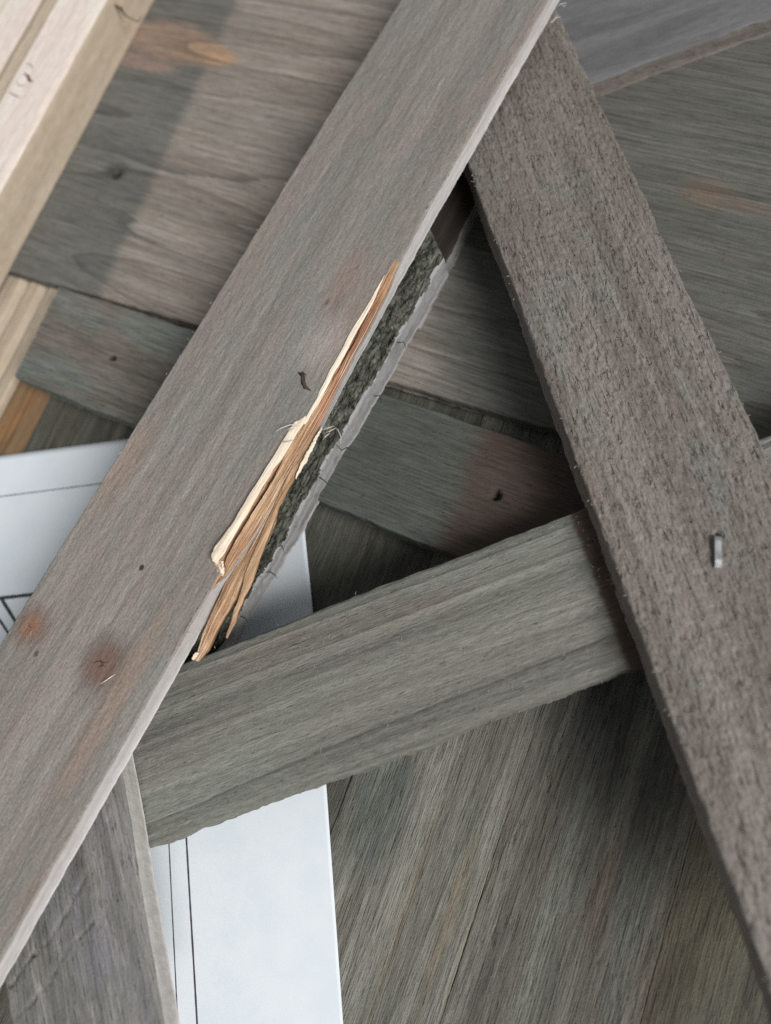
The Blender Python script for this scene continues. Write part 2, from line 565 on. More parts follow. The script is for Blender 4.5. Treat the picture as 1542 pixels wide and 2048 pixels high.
cuts = [-150, -118, -86, -56, -26.5, 0, 27, 58, 92, 130]
for i in range(len(cuts) - 1):
    a, b = cuts[i] + 0.015, cuts[i + 1] - 0.015
    z = {4: 0.30, 5: -0.30, 6: -0.30}.get(i, -0.1 * (i % 3))
    fr = plank_frame(a, b, z)
    sp = []
    if i == 4:
        for (px, py, rx, ry, c, am) in [(900, 1830, 16, 1.0, (122, 112, 96), 0.6), (800, 1850, 22, 1.1, (120, 110, 96), 0.5),
                                        (945, 1850, 30, 0.8, (118, 108, 96), 0.5), (760, 1620, 12, 5, (78, 88, 84), 0.6),
                                        (675, 1130, 14, 9, (62, 84, 78), 0.8)]:
            q = fr.px(px, py); sp.append((q[0], q[1], rx, ry, c, am, 0.6))
    if i in (5, 6):
        for (px, py, rx, ry, c, am) in [(1190, 1480, 16, 5, (70, 70, 68), 0.6), (1200, 1790, 9, 2.2, (84, 72, 60), 0.6),
                                        (1330, 1960, 16, 4, (74, 64, 54), 0.6), (1420, 1800, 20, 7, (78, 72, 58), 0.6), (1090, 1850, 26, 1.6, (112, 116, 108), 0.5)]:
            q = fr.px(px, py); sp.append((q[0], q[1], rx, ry, c, am, 0.7))
    tone = [(96, 96, 86), (98, 97, 88), (92, 90, 82), (92, 92, 84), (122, 121, 112), (106, 104, 96), (92, 89, 78)][i % 7]
    m = wood('table_wood', tuple(v * 0.80 for v in tone), tuple(v * 1.10 for v in tone),
             tints=(((96, 87, 73), (40, 160), 0.4, 0.5), ((90, 95, 89), (30, 110), 0.45, 0.5)), fib=(140, 4000), fibc=0.62, porel=(150, 3600), streak=(9, 300), cloud=0.25,
             pores=0.6, pore_thr=0.61, bump=1.0, seed=20 + i, spots=sp, ring=0.3, saw=0.16, sawf=(3, 60), sawn=8)
    nvp = 110 if i in (4, 5, 6) else 40
    slat('plank', fr, -210, 130, 12, [m, m], table, rad=0.12, step=0.6 if i in (4, 5, 6) else 1.5, nv=nvp, seed=50 + i,
         relief=table_relief(60 + i, 0.05, 0.28 if i == 5 else 0.10), edge=(0.05, 0.05))

# ------------------------------------------------------------------ paper with printed drawing lines
mp = G('white_paper')
nz = mp.noise((140, 140, 140), (0, 0, 0), 4, 0.6)
mp.l(mp.mix(mp.rng(nz, 0.3, 0.7), lin((222, 228, 233)), lin((216, 224, 230))), mp.p.inputs['Base Color'])
mp.p.inputs['Roughness'].default_value = 0.75
mp.p.inputs['Specular IOR Level'].default_value = 0.2
bpn = mp.n('ShaderNodeBump'); bpn.inputs['Strength'].default_value = 0.25; bpn.inputs['Distance'].default_value = 0.0004
mp.l(mp.noise((55, 70, 55), (3, 0, 0), 3, 0.5), bpn.inputs['Height']); mp.l(bpn.outputs[0], mp.p.inputs['Normal'])
ink = plain('printer_ink', (66, 66, 70), 0.6, var=0.35, sc=2500)
pr0, pr1 = at(628, 1220, TZ + 0.5), at(687, 2048, TZ + 0.5)       # right edge
pe = (pr1 - pr0) / np.linalg.norm(pr1 - pr0)            # down the sheet
pt = at(128, 895, 0.5)                                  # on the top edge
pw = np.array([pe[1], -pe[0], 0])
if (pt - pr0) @ pw < 0: pw = -pw                        # towards the left of the sheet
topd = at(255, 878, 0.5) - at(0, 912, 0.5)
PL = Matrix(((pw[0], pe[0], 0, pr0[0] * MM), (pw[1], pe[1], 0, pr0[1] * MM), (0, 0, 1, 0), (0, 0, 0, 1)))
if PL.determinant() < 0:
    FLIP = True
else:
    FLIP = False


def paper_h(u, v):
    """height (mm) of the sheet: it lies on the table, its right margin curls up a little"""
    return TZ + 0.55 + 0.25 * (vn(u * 0.03, v * 0.03, 4) + 1) + 2.2 * np.exp(-np.maximum(u, 0) / 5.0) * np.exp(-((v + 18) / 14.0) ** 2)


def pw_xy(u, v):
    return pr0 + pw * u + pe * v


def paper_uv(px, py):
    q = at(px, py, TZ + 0.9)
    for _ in range(4):
        d = q - pr0
        q = at(px, py, float(paper_h(np.array(d @ pw), np.array(d @ pe))))
    d = q - pr0
    return d @ pw, d @ pe


tl, tr_ = paper_uv(0, 912), paper_uv(255, 878)
ts = (tr_[1] - tl[1]) / (tr_[0] - tl[0])
PAPW = paper_uv(-30, 917)[0]
NU, NV = 90, 120
us = np.linspace(0, 1, NU); vs = np.linspace(0, 1, NV)
V, Fp = [], []
for v in vs:
    for u in us:
        vq = (tl[1] + (105 - tl[1]) * v - tl[1])
        uu = u * (PAPW - 0.40 * max(0.0, vq - 48.0))
        vt = tl[1] + ts * (uu - tl[0])
        vv = vt + (105 - vt) * v
        off = -0.9 * math.exp(-((vv + 17) / 16.0) ** 2) * math.exp(-uu / 6.0) * 0 
        P = pw_xy(uu, vv)
        V.append((P[0] * MM, P[1] * MM, float(paper_h(np.array(uu), np.array(vv))) * MM))
for j in range(NV - 1):
    for i in range(NU - 1):
        a = j * NU + i
        Fp.append((a, a + 1, a + NU + 1, a + NU))
zmm = np.array(V)
n0 = np.cross(zmm[1] - zmm[0], zmm[NU] - zmm[0])
if n0[2] < 0: Fp = [f[::-1] for f in Fp]
paper = mesh_obj('paper_sheet', V, Fp, [mp.m])
sol = paper.modifiers.new('thickness', 'SOLIDIFY'); sol.thickness = 0.10 * MM; sol.offset = -1
tag(paper, 'white sheet of paper with thin printed lines, lying flat under the slats', 'paper')


def ink_line(a, b, wd):
    """printed stroke between two photo pixels, following the sheet"""
    a, b = np.array(paper_uv(*a)), np.array(paper_uv(*b))
    d = (b - a) / np.linalg.norm(b - a); n_ = np.array([-d[1], d[0]])
    N = 40
    V, Fq = [], []
    for i in range(N):
        c = a + (b - a) * i / (N - 1)
        jw = wd * (1 + 0.12 * float(vn(np.array(i * 0.9), np.array(0.0), 3)))
        for s in (-1, 1):
            q = c + n_ * s * jw / 2
            P = pw_xy(*q)
            V.append((P[0] * MM, P[1] * MM, (float(paper_h(np.array(q[0]), np.array(q[1]))) + 0.035) * MM))
    for i in range(N - 1):
        Fq.append((2 * i, 2 * i + 1, 2 * i + 3, 2 * i + 2))
    A = np.array(V)
    if np.cross(A[1] - A[0], A[2] - A[0])[2] < 0: Fq = [f[::-1] for f in Fq]
    return mesh_obj('printed_line', V, Fq, [ink], paper)


ink_line((-12, 995), (235, 963), 0.22)
ink_line((-4, 1197), (100, 1185), 0.75)
ink_line((2, 1196), (60, 1290), 0.75)
ink_line((-3, 1236), (40, 1302), 0.55)
ink_line((334, 1600), (357, 2075), 0.22)
ink_line((368, 1590), (396, 2075), 0.34)

# ------------------------------------------------------------------ the wide board
plI = (9.0, 0, 0)
frI = Frame([(117, -60), (1542, 330), (21, 541), (1542, 985)], plI)
q = lambda fr, *p: fr.px(*p)


def mk_spots(fr, lst):
    out = []
    for (px, py, rx, ry, c, am, so) in lst:
        p = fr.px(px, py); out.append((p[0], p[1], rx, ry, c, am, so))
    return out


def region(fr, a, b, side, fade, col, amt):
    """coloured area bounded by the line through photo pixels a-b, on the side of pixel `side`"""
    A, B_, Sd = fr.px(*a), fr.px(*b), fr.px(*side)
    n_ = np.array([-(B_ - A)[1], (B_ - A)[0]]); n_ /= np.linalg.norm(n_)
    if (Sd - A)[:2] @ n_ < 0: n_ = -n_
    return (n_[0], n_[1], -(n_ @ A[:2]), fade, col, amt)


mI = wood('wide_board_wood', (112, 106, 100), (150, 145, 138),
          tints=(((128, 112, 104), (25, 160), 0.55, 0.5), ((112, 118, 116), (20, 120), 0.55, 0.48)), streak=(7, 330),
          fib=(80, 1800), fibc=0.65, pores=0.4, bump=0.6, seed=3, ring=0.5, saw=0.22, sawf=(4, 45), sawn=10,
          regions=(region(frI, (420, 120), (215, 560), (100, 400), 2.4, (98, 99, 95), 0.8),
                   region(frI, (420, 120), (215, 560), (480, 420), 1.5, (152, 140, 128), 0.40),
                   region(frI, (860, 400), (860, 700), (1300, 500), 8.0, (78, 81, 77), 0.85)),  # right part darkened: the dimmer light there is put into the colour
          spots=mk_spots(frI, [(340, 84, 15, 6.0, (152, 130, 114), 0.9, 0.35), (408, 106, 10, 3.6, (156, 130, 108), 0.9, 0.4), (440, 116, 5.0, 2.0, (168, 138, 110), 0.8, 0.6),
                               (280, 124, 12, 2.2, (146, 124, 114), 0.8, 0.45), (232, 342, 3.2, 2.4, (58, 62, 58), 0.75, 0.7), (232, 350, 1.3, 1.1, (22, 24, 22), 0.95, 0.5),
                               (1415, 390, 5.0, 3.4, (112, 94, 78), 0.6, 0.9), (1500, 415, 6, 1.6, (112, 94, 84), 0.5, 0.8)]))
frI.left = frI.right + np.array([0, 128.0 * np.sign(np.polyval(frI.left, 0) - np.polyval(frI.right, 0))])
iL = frI.px(21, 541)
dI = [(*frI.px(232, 350)[:2], 1.2, 0.9, 1.4)]


def rel_I(X, Y, Z):
    return 0.10 * fbm(X * 0.03, Y * 0.5, 31) + 0.03 * fbm(X * 0.3, Y * 3, 33)


yw = frI.q
x_start = iL[0] - 40
wide = slat('wide_board', frI, x_start, 135, 2.9, [mI, mI], rad=0.5, step=0.7, nv=150, seed=3, relief=rel_I, edge=(0.1, 0.1),
            dents=dI, skew0=0.0)
tag(wide, 'wide two-tone grey and beige board with orange patches behind the split slat', 'board')

# ------------------------------------------------------------------ raw timber edging, upper left
k0, k1 = at(295, 27, 9.0), at(20, 541, 9.0)
kd = (k1 - k0) / np.linalg.norm(k1 - k0)
kn = np.array([-kd[1], kd[0], 0])
if (at(0, 0, 9.0) - k0) @ kn < 0: kn = -kn              # kn points to the left of the picture
mK = wood('raw_timber', (226, 213, 199), (242, 235, 227), tints=(((232, 214, 206), (20, 60), 0.6, 0.45), ((206, 184, 156), (15, 90), 0.4, 0.55)),
          fibc=0.10, speck=0.05, pores=0.1, bump=0.25, seed=8, ring=0.15, rough=0.7)
mK2 = wood('raw_timber_face', (168, 154, 136), (186, 172, 154), tints=(((178, 162, 140), (20, 60), 0.6, 0.45),),
           fibc=0.12, speck=0.08, pores=0.15, bump=0.3, seed=9, ring=0.2, rough=0.75)
mK3 = wood('amber_timber', (106, 84, 62), (136, 112, 84), tints=(((150, 108, 72), (30, 90), 0.7, 0.45),), fibc=0.14, speck=0.1,
           pores=0.2, bump=0.3, seed=10, ring=0.4, rough=0.75)
frame_ = bpy.data.objects.new('timber_edging', None); COL.objects.link(frame_)
frame_.matrix_world = Matrix.Translation((k0[0] * MM, k0[1] * MM, 0))
tag(frame_, 'pale unstained timber edging with cracked face in the upper left corner', 'timber')
KM = Matrix(((kd[0], kn[0], 0, k0[0] * MM), (kd[1], kn[1], 0, k0[1] * MM), (0, 0, 1, 0), (0, 0, 0, 1)))
flipK = KM.to_3x3().determinant() < 0


def sweep(name, prof, x0, x1, mats, mid, parent, step=0.6, seed=1, amp=0.06):
    """prof: (offset to the left, height, material) polyline, closed below"""
    prof_ = []
    for (a, b) in zip(prof[:-1], prof[1:]):
        L_ = math.hypot(b[0] - a[0], b[1] - a[1]); k = max(1, int(L_ / 0.35))
        for i in range(k):
            s = i / k
            prof_.append((a[0] + (b[0] - a[0]) * s, a[1] + (b[1] - a[1]) * s, a[2]))
    prof_.append(prof[-1])
    n = int((x1 - x0) / step); m = len(prof_)
    xs_ = np.linspace(x0, x1, n)
    V = np.zeros((n, m, 3))
    for j, (o_, h_, _) in enumerate(prof_):
        V[:, j, 0] = xs_
        V[:, j, 1] = o_ + amp * fbm(xs_ * 0.25, np.full(n, h_ * 0.6 + o_ * 0.2), seed)
        V[:, j, 2] = h_ + amp * fbm(xs_ * 0.2, np.full(n, o_ * 1.2 + h_), seed + 5)
    # the world frame may be mirrored: convert to world then local to a proper matrix
    W = k0[None, None, :] * np.array([1, 1, 0]) + V[..., :1] * kd + V[..., 1:2] * kn + V[..., 2:] * np.array([0, 0, 1.0])
    yv = kn if not flipK else -kn
    L = np.stack([(W - k0 * np.array([1, 1, 0])) @ kd, (W - k0 * np.array([1, 1, 0])) @ yv, W[..., 2]], -1)
    idx = np.arange(n * m).reshape(n, m)
    F_ = []; mi_ = []
    for i in range(n - 1):
        for j in range(m - 1):
            F_.append((idx[i, j], idx[i, j + 1], idx[i + 1, j + 1], idx[i + 1, j])); mi_.append(prof_[j][2])
        F_.append((idx[i, m - 1], idx[i, 0], idx[i + 1, 0], idx[i + 1, m - 1])); mi_.append(prof_[0][2])
    F_.append(tuple(idx[0, ::-1])); F_.append(tuple(idx[-1, :])); mi_ += [prof_[0][2]] * 2
    if not flipK: F_ = [f[::-1] for f in F_]
    M = Matrix(((kd[0], yv[0], 0, k0[0] * MM), (kd[1], yv[1], 0, k0[1] * MM), (0, 0, 1, 0), (0, 0, 0, 1)))
    return mesh_obj(name, L.reshape(-1, 3) * MM, F_, mats, parent, mi_, True, M)


def kcoord(px, py, z):
    d = at(px, py, z) - k0
    return d @ kd, d @ kn


ZK = 20.0
yT = kcoord(150, 110, ZK)[1]                            # where the rounded side turns into the top
yG = kcoord(40, 130, ZK)[1]                             # the open joint on top
yG2 = kcoord(30, 95, ZK + 1.2)[1]
prof = [(0.0, 9.05, 1), (0.15, 10.5, 1), (yT * 0.45, 16.2, 1), (yT * 0.75, 18.8, 1), (yT, ZK - 0.3, 0), (yT + 1.6, ZK, 0), (yG - 0.3, ZK + 0.1, 0),
        (yG, ZK - 1.2, 1), (yG + 0.25, ZK - 1.2, 1), (yG + 0.3, ZK + 0.2, 1), (yG2 - 0.3, ZK + 0.9, 1), (yG2 - 0.25, ZK - 0.6, 1), (yG2 + 0.2, ZK - 0.6, 1), (yG2 + 0.3, ZK + 1.2, 0),
        (yG2 + 14, ZK + 1.4, 0), (yG2 + 14, 9.05, 0)]
sweep('moulding', prof, -60, 85, [mK, mK2], None, frame_, seed=21, amp=0.05)
e2 = kcoord(117, 585, 5.9)[1]
sweep('groove_strip', [(e2, 3.0, 1), (e2 + 0.1, 5.6, 1), (e2 + 0.5, 5.9, 1), (e2 + 3.2, 5.9, 1), (e2 + 4.0, 4.6, 1), (e2 + 5.2, 4.4, 1), (e2 + 6.0, 5.9, 1), (e2 + 9, 5.9, 1),
                       (e2 + 9.6, 4.2, 1), (e2 + 11, 4.2, 1), (e2 + 12, 5.9, 1), (e2 + 20, 5.9, 1), (e2 + 20, 3.0, 1)], 20, 120, [mK, mK2], None, frame_, seed=23, amp=0.08)
e3 = kcoord(100, 790, 4.4)[1]
sweep('lower_lip', [(e3, 3.0, 0), (e3 + 0.1, 4.3, 0), (e3 + 0.4, 4.42, 0), (e3 + 4.5, 4.45, 0), (e3 + 4.9, 4.1, 0), (e3 + 5.3, 4.45, 0), (e2 - 0.4, 4.45, 0), (e2 - 0.3, 3.0, 0)], 30, 130, [mK3], None, frame_, seed=25, amp=0.03)
# dark cracks and scratches in the pale face
mCr = plain('dark_crack', (84, 66, 52), 0.9, var=0.4, sc=3000)


class KF:
    M = Matrix.Identity(4)


def stroke(pts, z, r, parent, name='crack'):
    P = [at(x, y, z) for x, y in pts]
    V = []
    return hairs(name, KF, [([tuple(p) for p in P], r)], mCr, parent)


stroke([(52, 126), (62, 130), (66, 140)], ZK + 0.08, 0.16, frame_)
stroke([(48, 146), (56, 152), (60, 162), (66, 163)], ZK + 0.08, 0.42, frame_)
stroke([(33, 160), (38, 172), (50, 170)], ZK + 0.08, 0.16, frame_)
stroke([(16, 182), (28, 190), (42, 196)], ZK + 0.08, 0.18, frame_)
stroke([(196, 2), (222, 6), (240, 16), (252, 32), (276, 44), (284, 32)], 17.2, 0.22, frame_)
stroke([(228, 8), (242, 17), (246, 20)], 17.6, 0.40, frame_)

# ------------------------------------------------------------------ slat H (two nail holes), lying on the wide board's edge
plH = (13.5, 0, 0)
frH = Frame([(117, 570), (1141, 912), (28, 752), (906, 1110)], plH)
mH = wood('slat_wood_dull', (92, 87, 80), (118, 112, 104),
          tints=(((130, 112, 102), (30, 70), 0.6, 0.5), ((108, 118, 112), (25, 80), 0.6, 0.46)), fib=(130, 2400), fibc=0.65, pores=0.4, bump=0.7, seed=5, ring=0.2,
          regions=(region(frH, (500, 700), (500, 800), (900, 900), 14, (70, 76, 71), 0.85),  # greener right half, its shading put into the darker colour
                   region(frH, (960, 860), (880, 1090), (1100, 1000), 3.0, (72, 57, 51), 0.8)),  # reddish-brown end, with slat C's shade painted into it
          spots=mk_spots(frH, [(225, 716, 0.9, 0.7, (26, 24, 24), 0.9, 0.5), (150, 610, 7, 4, (122, 122, 118), 0.6, 0.7)]))


def rel(seed, a=0.05, b=0.03, c=0.0):
    def f(X, Y, Z):
        r = a * fbm(X * 0.05, Y * 0.9, seed) + b * fbm(X * 0.6, Y * 3.5, seed + 2)
        if c: r = r + c * fbm(X * 0.9, Y * 1.6, seed + 4, 4)
        return r
    return f


h0 = frH.px(117, 575); h1 = frH.px(28, 752)
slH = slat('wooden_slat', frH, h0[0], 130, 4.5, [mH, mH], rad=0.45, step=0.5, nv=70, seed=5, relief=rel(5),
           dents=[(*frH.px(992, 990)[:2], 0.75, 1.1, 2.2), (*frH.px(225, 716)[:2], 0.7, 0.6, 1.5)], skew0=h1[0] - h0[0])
tag(slH, 'dull grey slat with two small nail holes, under the mossy-faced slat', 'wooden slat', GROUP)

# ------------------------------------------------------------------ slat J, upper right
plJ = (13.0, 0, 0)
frJ = Frame([(1000, -150), (1542, -330), (1186, 167), (1542, 32)], plJ)
mJ = wood('slat_wood_dusk', (94, 94, 95), (118, 118, 119), tints=(((108, 106, 106), (30, 60), 0.6, 0.5),), fibc=0.2, pores=0.3, bump=0.4,
          seed=6, ring=0.1, streak=(20, 200))
mJs = wood('slat_wood_dusk_edge', (100, 94, 90), (122, 114, 108), fibc=0.15, pores=0.7, bump=0.6, seed=7, ring=0.0, fib=(600, 1500))
slJ = slat('wooden_slat', frJ, frJ.px(1040, 120)[0], 110, 4.0, [mJ, mJs], rad=0.35, step=0.6, nv=60, seed=6, relief=rel(6))
tag(slJ, 'dark grey slat crossing the upper right corner behind the stapled slat', 'wooden slat', GROUP)

# ------------------------------------------------------------------ slat B: dark mossy face, pale chipped edge
plB = plane3([(920, 480, 22.0), (430, 1290, 16.6), (700, 500, 22.6)])
# its pale side is what shows on the right: the top edge runs just left of it
frB = Frame([(735, 410), (240, 1290), (940, 424), (456, 1270)], plB)
mB = wood('mossy_face', (60, 61, 55), (106, 107, 98), tints=(((128, 128, 116), (330, 420), 0.95, 0.53), ((26, 28, 24), (300, 420), 0.95, 0.50)), streak=(120, 300),
          fib=(700, 1400), fibc=0.5, speck=0.5, pores=1.0, pore_thr=0.55, bump=1.0, seed=11, ring=0.0, rough=0.95, spec=0.1)
mBs = wood('pale_edge', (132, 131, 130), (160, 159, 158), tints=(((104, 104, 100), (160, 260), 0.8, 0.52),), fibc=0.16, pores=0.3, bump=0.4, seed=12, ring=0.0)


def rel_B(X, Y, Z):
    lump = 0.42 * fbm(X * 0.55, Y * 0.8, 77, 4) - 0.25 * np.clip(fbm(X * 1.4, Y * 1.4, 79) - 0.1, 0, 1)
    yr = np.polyval(frB.right, X)
    return lump * np.clip(np.abs(yr - Y) / 1.2, 0.25, 1) * (Z > -1.0)


slB = slat('wooden_slat', frB, frB.px(975, 372)[0], frB.px(385, 1400)[0], 6.2, [mB, mBs], rad=0.7, step=0.25, nv=110, seed=11, relief=rel_B, edge=(0.1, 0.16), side_amp=0.05, ragged=True, skew0=frB.px(880, 512)[0] - frB.px(975, 372)[0])
tag(slB, 'slat with dark mossy face and chipped pale edge, wedged beneath the split slat', 'wooden slat', GROUP)
mDk = plain('dark_fibre', (40, 38, 36), 0.9)
mPale = plain('pale_fibre', (196, 190, 180), 0.8)
frB2 = frB
cur = []
for (x, y, d) in [(800, 690, 1), (752, 797, 1), (683, 893, -1), (640, 962, 1), (556, 1098, 1), (540, 1150, 1), (486, 1238, 1)]:
    kk = 0.6 + 0.7 * abs(math.sin(x * 1.7)); P = [(x - 9 * kk, y - 5), (x, y - 6 * d * kk), (x + 9 * kk, y - 2 + 5 * math.sin(y)), (x + 15 * kk, y + 8)]
    cur.append(([tuple(frB.px(a, b, -0.6)) for a, b in P], 0.10))
hairs('torn_fibre', frB, cur, mDk, slB, 'stuff')
rngB = np.random.default_rng(4)
cur = []
for i in range(900):                                    # felt-like fuzz on the dark face
    x = rngB.uniform(frB.px(862, 556)[0], frB.px(400, 1320)[0]); yr = np.polyval(frB.right, x); sgn = np.sign(yr - np.polyval(frB.left, x))
    y = yr - sgn * rngB.uniform(0.0, 7.5)
    a = rngB.uniform(0, 6.28); ln = rngB.uniform(0.25, 0.8); cvt = rngB.normal(0, 1.0)
    cur.append(([(x + ln * s * math.cos(a + cvt * s), y + ln * s * math.sin(a + cvt * s), 0.15 + 0.5 * math.sin(3.1 * s) * rngB.uniform(0.4, 1)) for s in (0, .3, .6, 1)], 0.05))
mFz = plain('mossy_fuzz', (90, 91, 82), 0.95)
hairs('moss_fuzz', frB, cur, mFz, slB, 'stuff')

# ------------------------------------------------------------------ thin slat glimpsed in the dark gap above it
mTd = wood('slat_wood_shaded', (44, 38, 34), (60, 53, 48), fibc=0.2, seed=30, ring=0.1)  # dark top colour stands in for the shadow inside the gap
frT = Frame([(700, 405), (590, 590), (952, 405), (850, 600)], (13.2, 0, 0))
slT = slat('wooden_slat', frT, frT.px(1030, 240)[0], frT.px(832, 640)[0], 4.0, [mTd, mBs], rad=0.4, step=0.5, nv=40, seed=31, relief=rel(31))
tag(slT, 'thin slat with shade painted on its top, only its edge showing in the black gap beneath the split slat', 'wooden slat', GROUP)

# ------------------------------------------------------------------ slat D: straight grained, across the middle
plD = (22.0, 0, 0)
frD = Frame([(365, 1325), (1141, 1025), (295, 1695), (1291, 1328)], plD)
mD = wood('slat_wood_straight', (102, 101, 95), (126, 125, 118), streak=(5, 520),
          tints=(((126, 130, 122), (18, 60), 0.6, 0.5), ((118, 108, 98), (20, 150), 0.5, 0.55)), fib=(420, 3600), fibc=0.46, porel=(520, 3000), cloud=0.2, pores=0.7,
          pore_thr=0.65, bump=0.6, seed=14, ring=0.4, saw=0.26, sawf=(1.0, 70), sawn=9.0,
          regions=(region(frD, (1138, 1025), (1258, 1340), (1400, 1200), 0.5, (70, 54, 46), 0.92), region(frD, (1300, 950), (1420, 1265), (1542, 900), 2.0, (116, 117, 112), 1.0)))  # reddish-brown stain band that also carries slat C's painted shadow
xa = frD.px(225, 1400)[0]
xb = frD.px(1542, 900)[0] + 25
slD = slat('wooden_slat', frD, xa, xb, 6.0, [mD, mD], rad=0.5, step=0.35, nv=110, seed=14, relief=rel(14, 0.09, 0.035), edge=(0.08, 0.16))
tag(slD, 'straight-grained greenish grey slat crossing the middle below the stapled slat', 'wooden slat', GROUP)
mFb = plain('wood_fibre', (178, 172, 160), 0.8)
hairs('surface_fibre', frD, fuzz(frD, xa, xb - 30, 520, 5, 0.5, (0.4, 1.2), 0.028) + fuzz(frD, xa, xb - 30, 26, 6, 1.0, (0.3, 0.7), 0.03, True), mFb, slD, 'stuff')

# ------------------------------------------------------------------ slat E: weathered, pale sawn edge, lower left
plE = (27.0, 0, 0)
frE = Frame([(-5, 1905), (22, 2048), (242, 1543), (327, 2048)], plE)
mE = wood('slat_wood_weathered', (100, 99, 95), (138, 136, 133), streak=(16, 260),
          tints=(((120, 118, 128), (50, 240), 0.6, 0.5), ((100, 96, 88), (60, 200), 0.6, 0.55), ((150, 146, 140), (90, 500), 0.6, 0.56)), fib=(200, 2400), fibc=0.5, pores=0.6, bump=0.7, seed=16, ring=0.6)
mEs = wood('sawn_edge', (178, 173, 168), (198, 194, 189), fibc=0.08, speck=0.12, pores=0.35, pore_thr=0.66, bump=0.4, seed=17, ring=0.0, fib=(900, 1200))


def rel_E(X, Y, Z):
    r = 0.08 * fbm(X * 0.12, Y * 0.9, 90) + 0.05 * fbm(X * 0.8, Y * 2.4, 91)
    return r


xe0 = frE.px(228, 1455)[0]; xe1 = frE.px(345, 2150)[0]
slE = slat('wooden_slat', frE, xe0, xe1, 4.3, [mE, mEs], rad=0.3, step=0.3, nv=100, seed=16, relief=rel_E, edge=(0.06, 0.05), side_amp=0.04,
           grooves=[([frE.px(*p) for p in pl_], w_, d_) for pl_, w_, d_ in [([(175, 1740), (165, 1763), (135, 1823), (100, 1878), (55, 1923), (20, 1973)], 0.30, 0.55),
                    ([(185, 1845), (170, 1863), (130, 1903), (100, 1963), (50, 2018), (20, 2043)], 0.26, 0.40), ([(215, 1640), (222, 1700), (205, 1760)], 0.22, 0.3)]])
tag(slE, 'weathered grey slat with pale sawn edge in the lower left corner', 'wooden slat', GROUP)

# ------------------------------------------------------------------ slat C: rough sawn, with the staple
plC = plane3([(1050, 220, 19.5), (1250, 1200, 28.3), (1250, 300, 19.8)])
frC = Frame([(940, 340), (1542, 1983), (1136, 65), (1516, 872)], plC)
mC = wood('slat_wood_rough', (109, 102, 95), (135, 128, 121), streak=(18, 260),
          tints=(((130, 116, 104), (45, 120), 0.4, 0.55), ((122, 126, 122), (30, 80), 0.6, 0.52)), fib=(300, 2600), fibc=0.24, speck=0.12, pores=0.45, cloud=0.14,
          pore_thr=0.62, bump=0.9, seed=18, ring=0.0, dashes=0.9, spec=0.45, rough=0.62)


def rel_C(X, Y, Z):
    d = fbm(X * 0.6, Y * 2.4, 120, 3)
    pits = np.clip(d - 0.30, 0, 1)
    return 0.05 * fbm(X * 0.06, Y * 0.5, 121) - 0.30 * pits + 0.13 * fbm(X * 1.2, Y * 4.0, 123)


xc0, xc1 = frC.px(1010, 20)[0], frC.px(1640, 2150)[0]
ste = frC.px(1435, 1102)
slC = slat('wooden_slat', frC, xc0, xc1, 6.0, [mC, mC], rad=0.5, step=0.25, nv=150, seed=18, relief=rel_C, edge=(0.09, 0.12),
           dents=[(*frC.px(1436, 1069)[:2], 0.5, 0.5, 1.2)])
tag(slC, 'rough-sawn brownish grey slat with a metal staple, slanting down the right side', 'wooden slat', GROUP)
hairs('surface_fibre', frC, fuzz(frC, xc0, xc1, 1500, 8, 0.5, (0.3, 0.9), 0.024) + fuzz(frC, xc0, xc1, 60, 9, 1.0, (0.4, 1.0), 0.045, True), mFb, slC, 'stuff')
# staple: a flat wire bent down at both ends
sa, sb = frC.px(1435, 1074, 0.5), frC.px(1436, 1133, 0.3)
mSt = G('staple_steel')
mSt.p.inputs['Base Color'].default_value = lin((196, 198, 200)); mSt.p.inputs['Metallic'].default_value = 0.9
nzs = mSt.noise((900, 2500, 900), (0, 0, 0), 3, 0.6)
mSt.l(mSt.rng(nzs, 0.3, 0.7, 0.34, 0.55), mSt.p.inputs['Roughness'])
bps = mSt.n('ShaderNodeBump'); bps.inputs['Strength'].default_value = 0.3; bps.inputs['Distance'].default_value = 0.0001
mSt.l(nzs, bps.inputs['Height']); mSt.l(bps.outputs[0], mSt.p.inputs['Normal'])
axs = (sb - sa); L_s = np.linalg.norm(axs); axs /= L_s
zs = np.array([0, 0, 1.0]); zs = zs - axs * (zs @ axs); zs /= np.linalg.norm(zs); ws = np.cross(axs, zs)
path = [(0.05, -2.5), (0.05, -0.6), (0.10, -0.12), (0.30, 0.12), (0.65, 0.20), (L_s * 0.5, 0.14), (L_s - 0.85, 0.18), (L_s - 0.40, 0.13), (L_s - 0.14, -0.12), (L_s - 0.06, -0.7), (L_s - 0.06, -2.5)]
sect = []
wd_, th_ = 0.47, 0.30
for (yy, zz) in [(-wd_, -th_), (-wd_, th_ - 0.07), (-wd_ + 0.06, th_), (wd_ - 0.06, th_), (wd_, th_ - 0.07), (wd_, -th_)]:
    sect.append((yy, zz))
V, Fs = [], []
for i, (s_, h_) in enumerate(path):
    a, b = np.array(path[max(i - 1, 0)]), np.array(path[min(i + 1, len(path) - 1)])
    t_ = (b - a) / np.linalg.norm(b - a); nn = np.array([-t_[1], t_[0]])
    for (yy, zz) in sect:
        P = sa + axs * (s_ + nn[0] * zz) + zs * (h_ + nn[1] * zz) + ws * yy
        V.append(P * MM)
m_ = len(sect)
for i in range(len(path) - 1):
    for k in range(m_):
        k2 = (k + 1) % m_
        Fs.append((i * m_ + k, i * m_ + k2, (i + 1) * m_ + k2, (i + 1) * m_ + k))
Fs.append(tuple(range(m_ - 1, -1, -1))); Fs.append(tuple(range((len(path) - 1) * m_, len(path) * m_)))
st_ = mesh_obj('staple', V, Fs, [mSt.m], slC, None, False, frC.M)
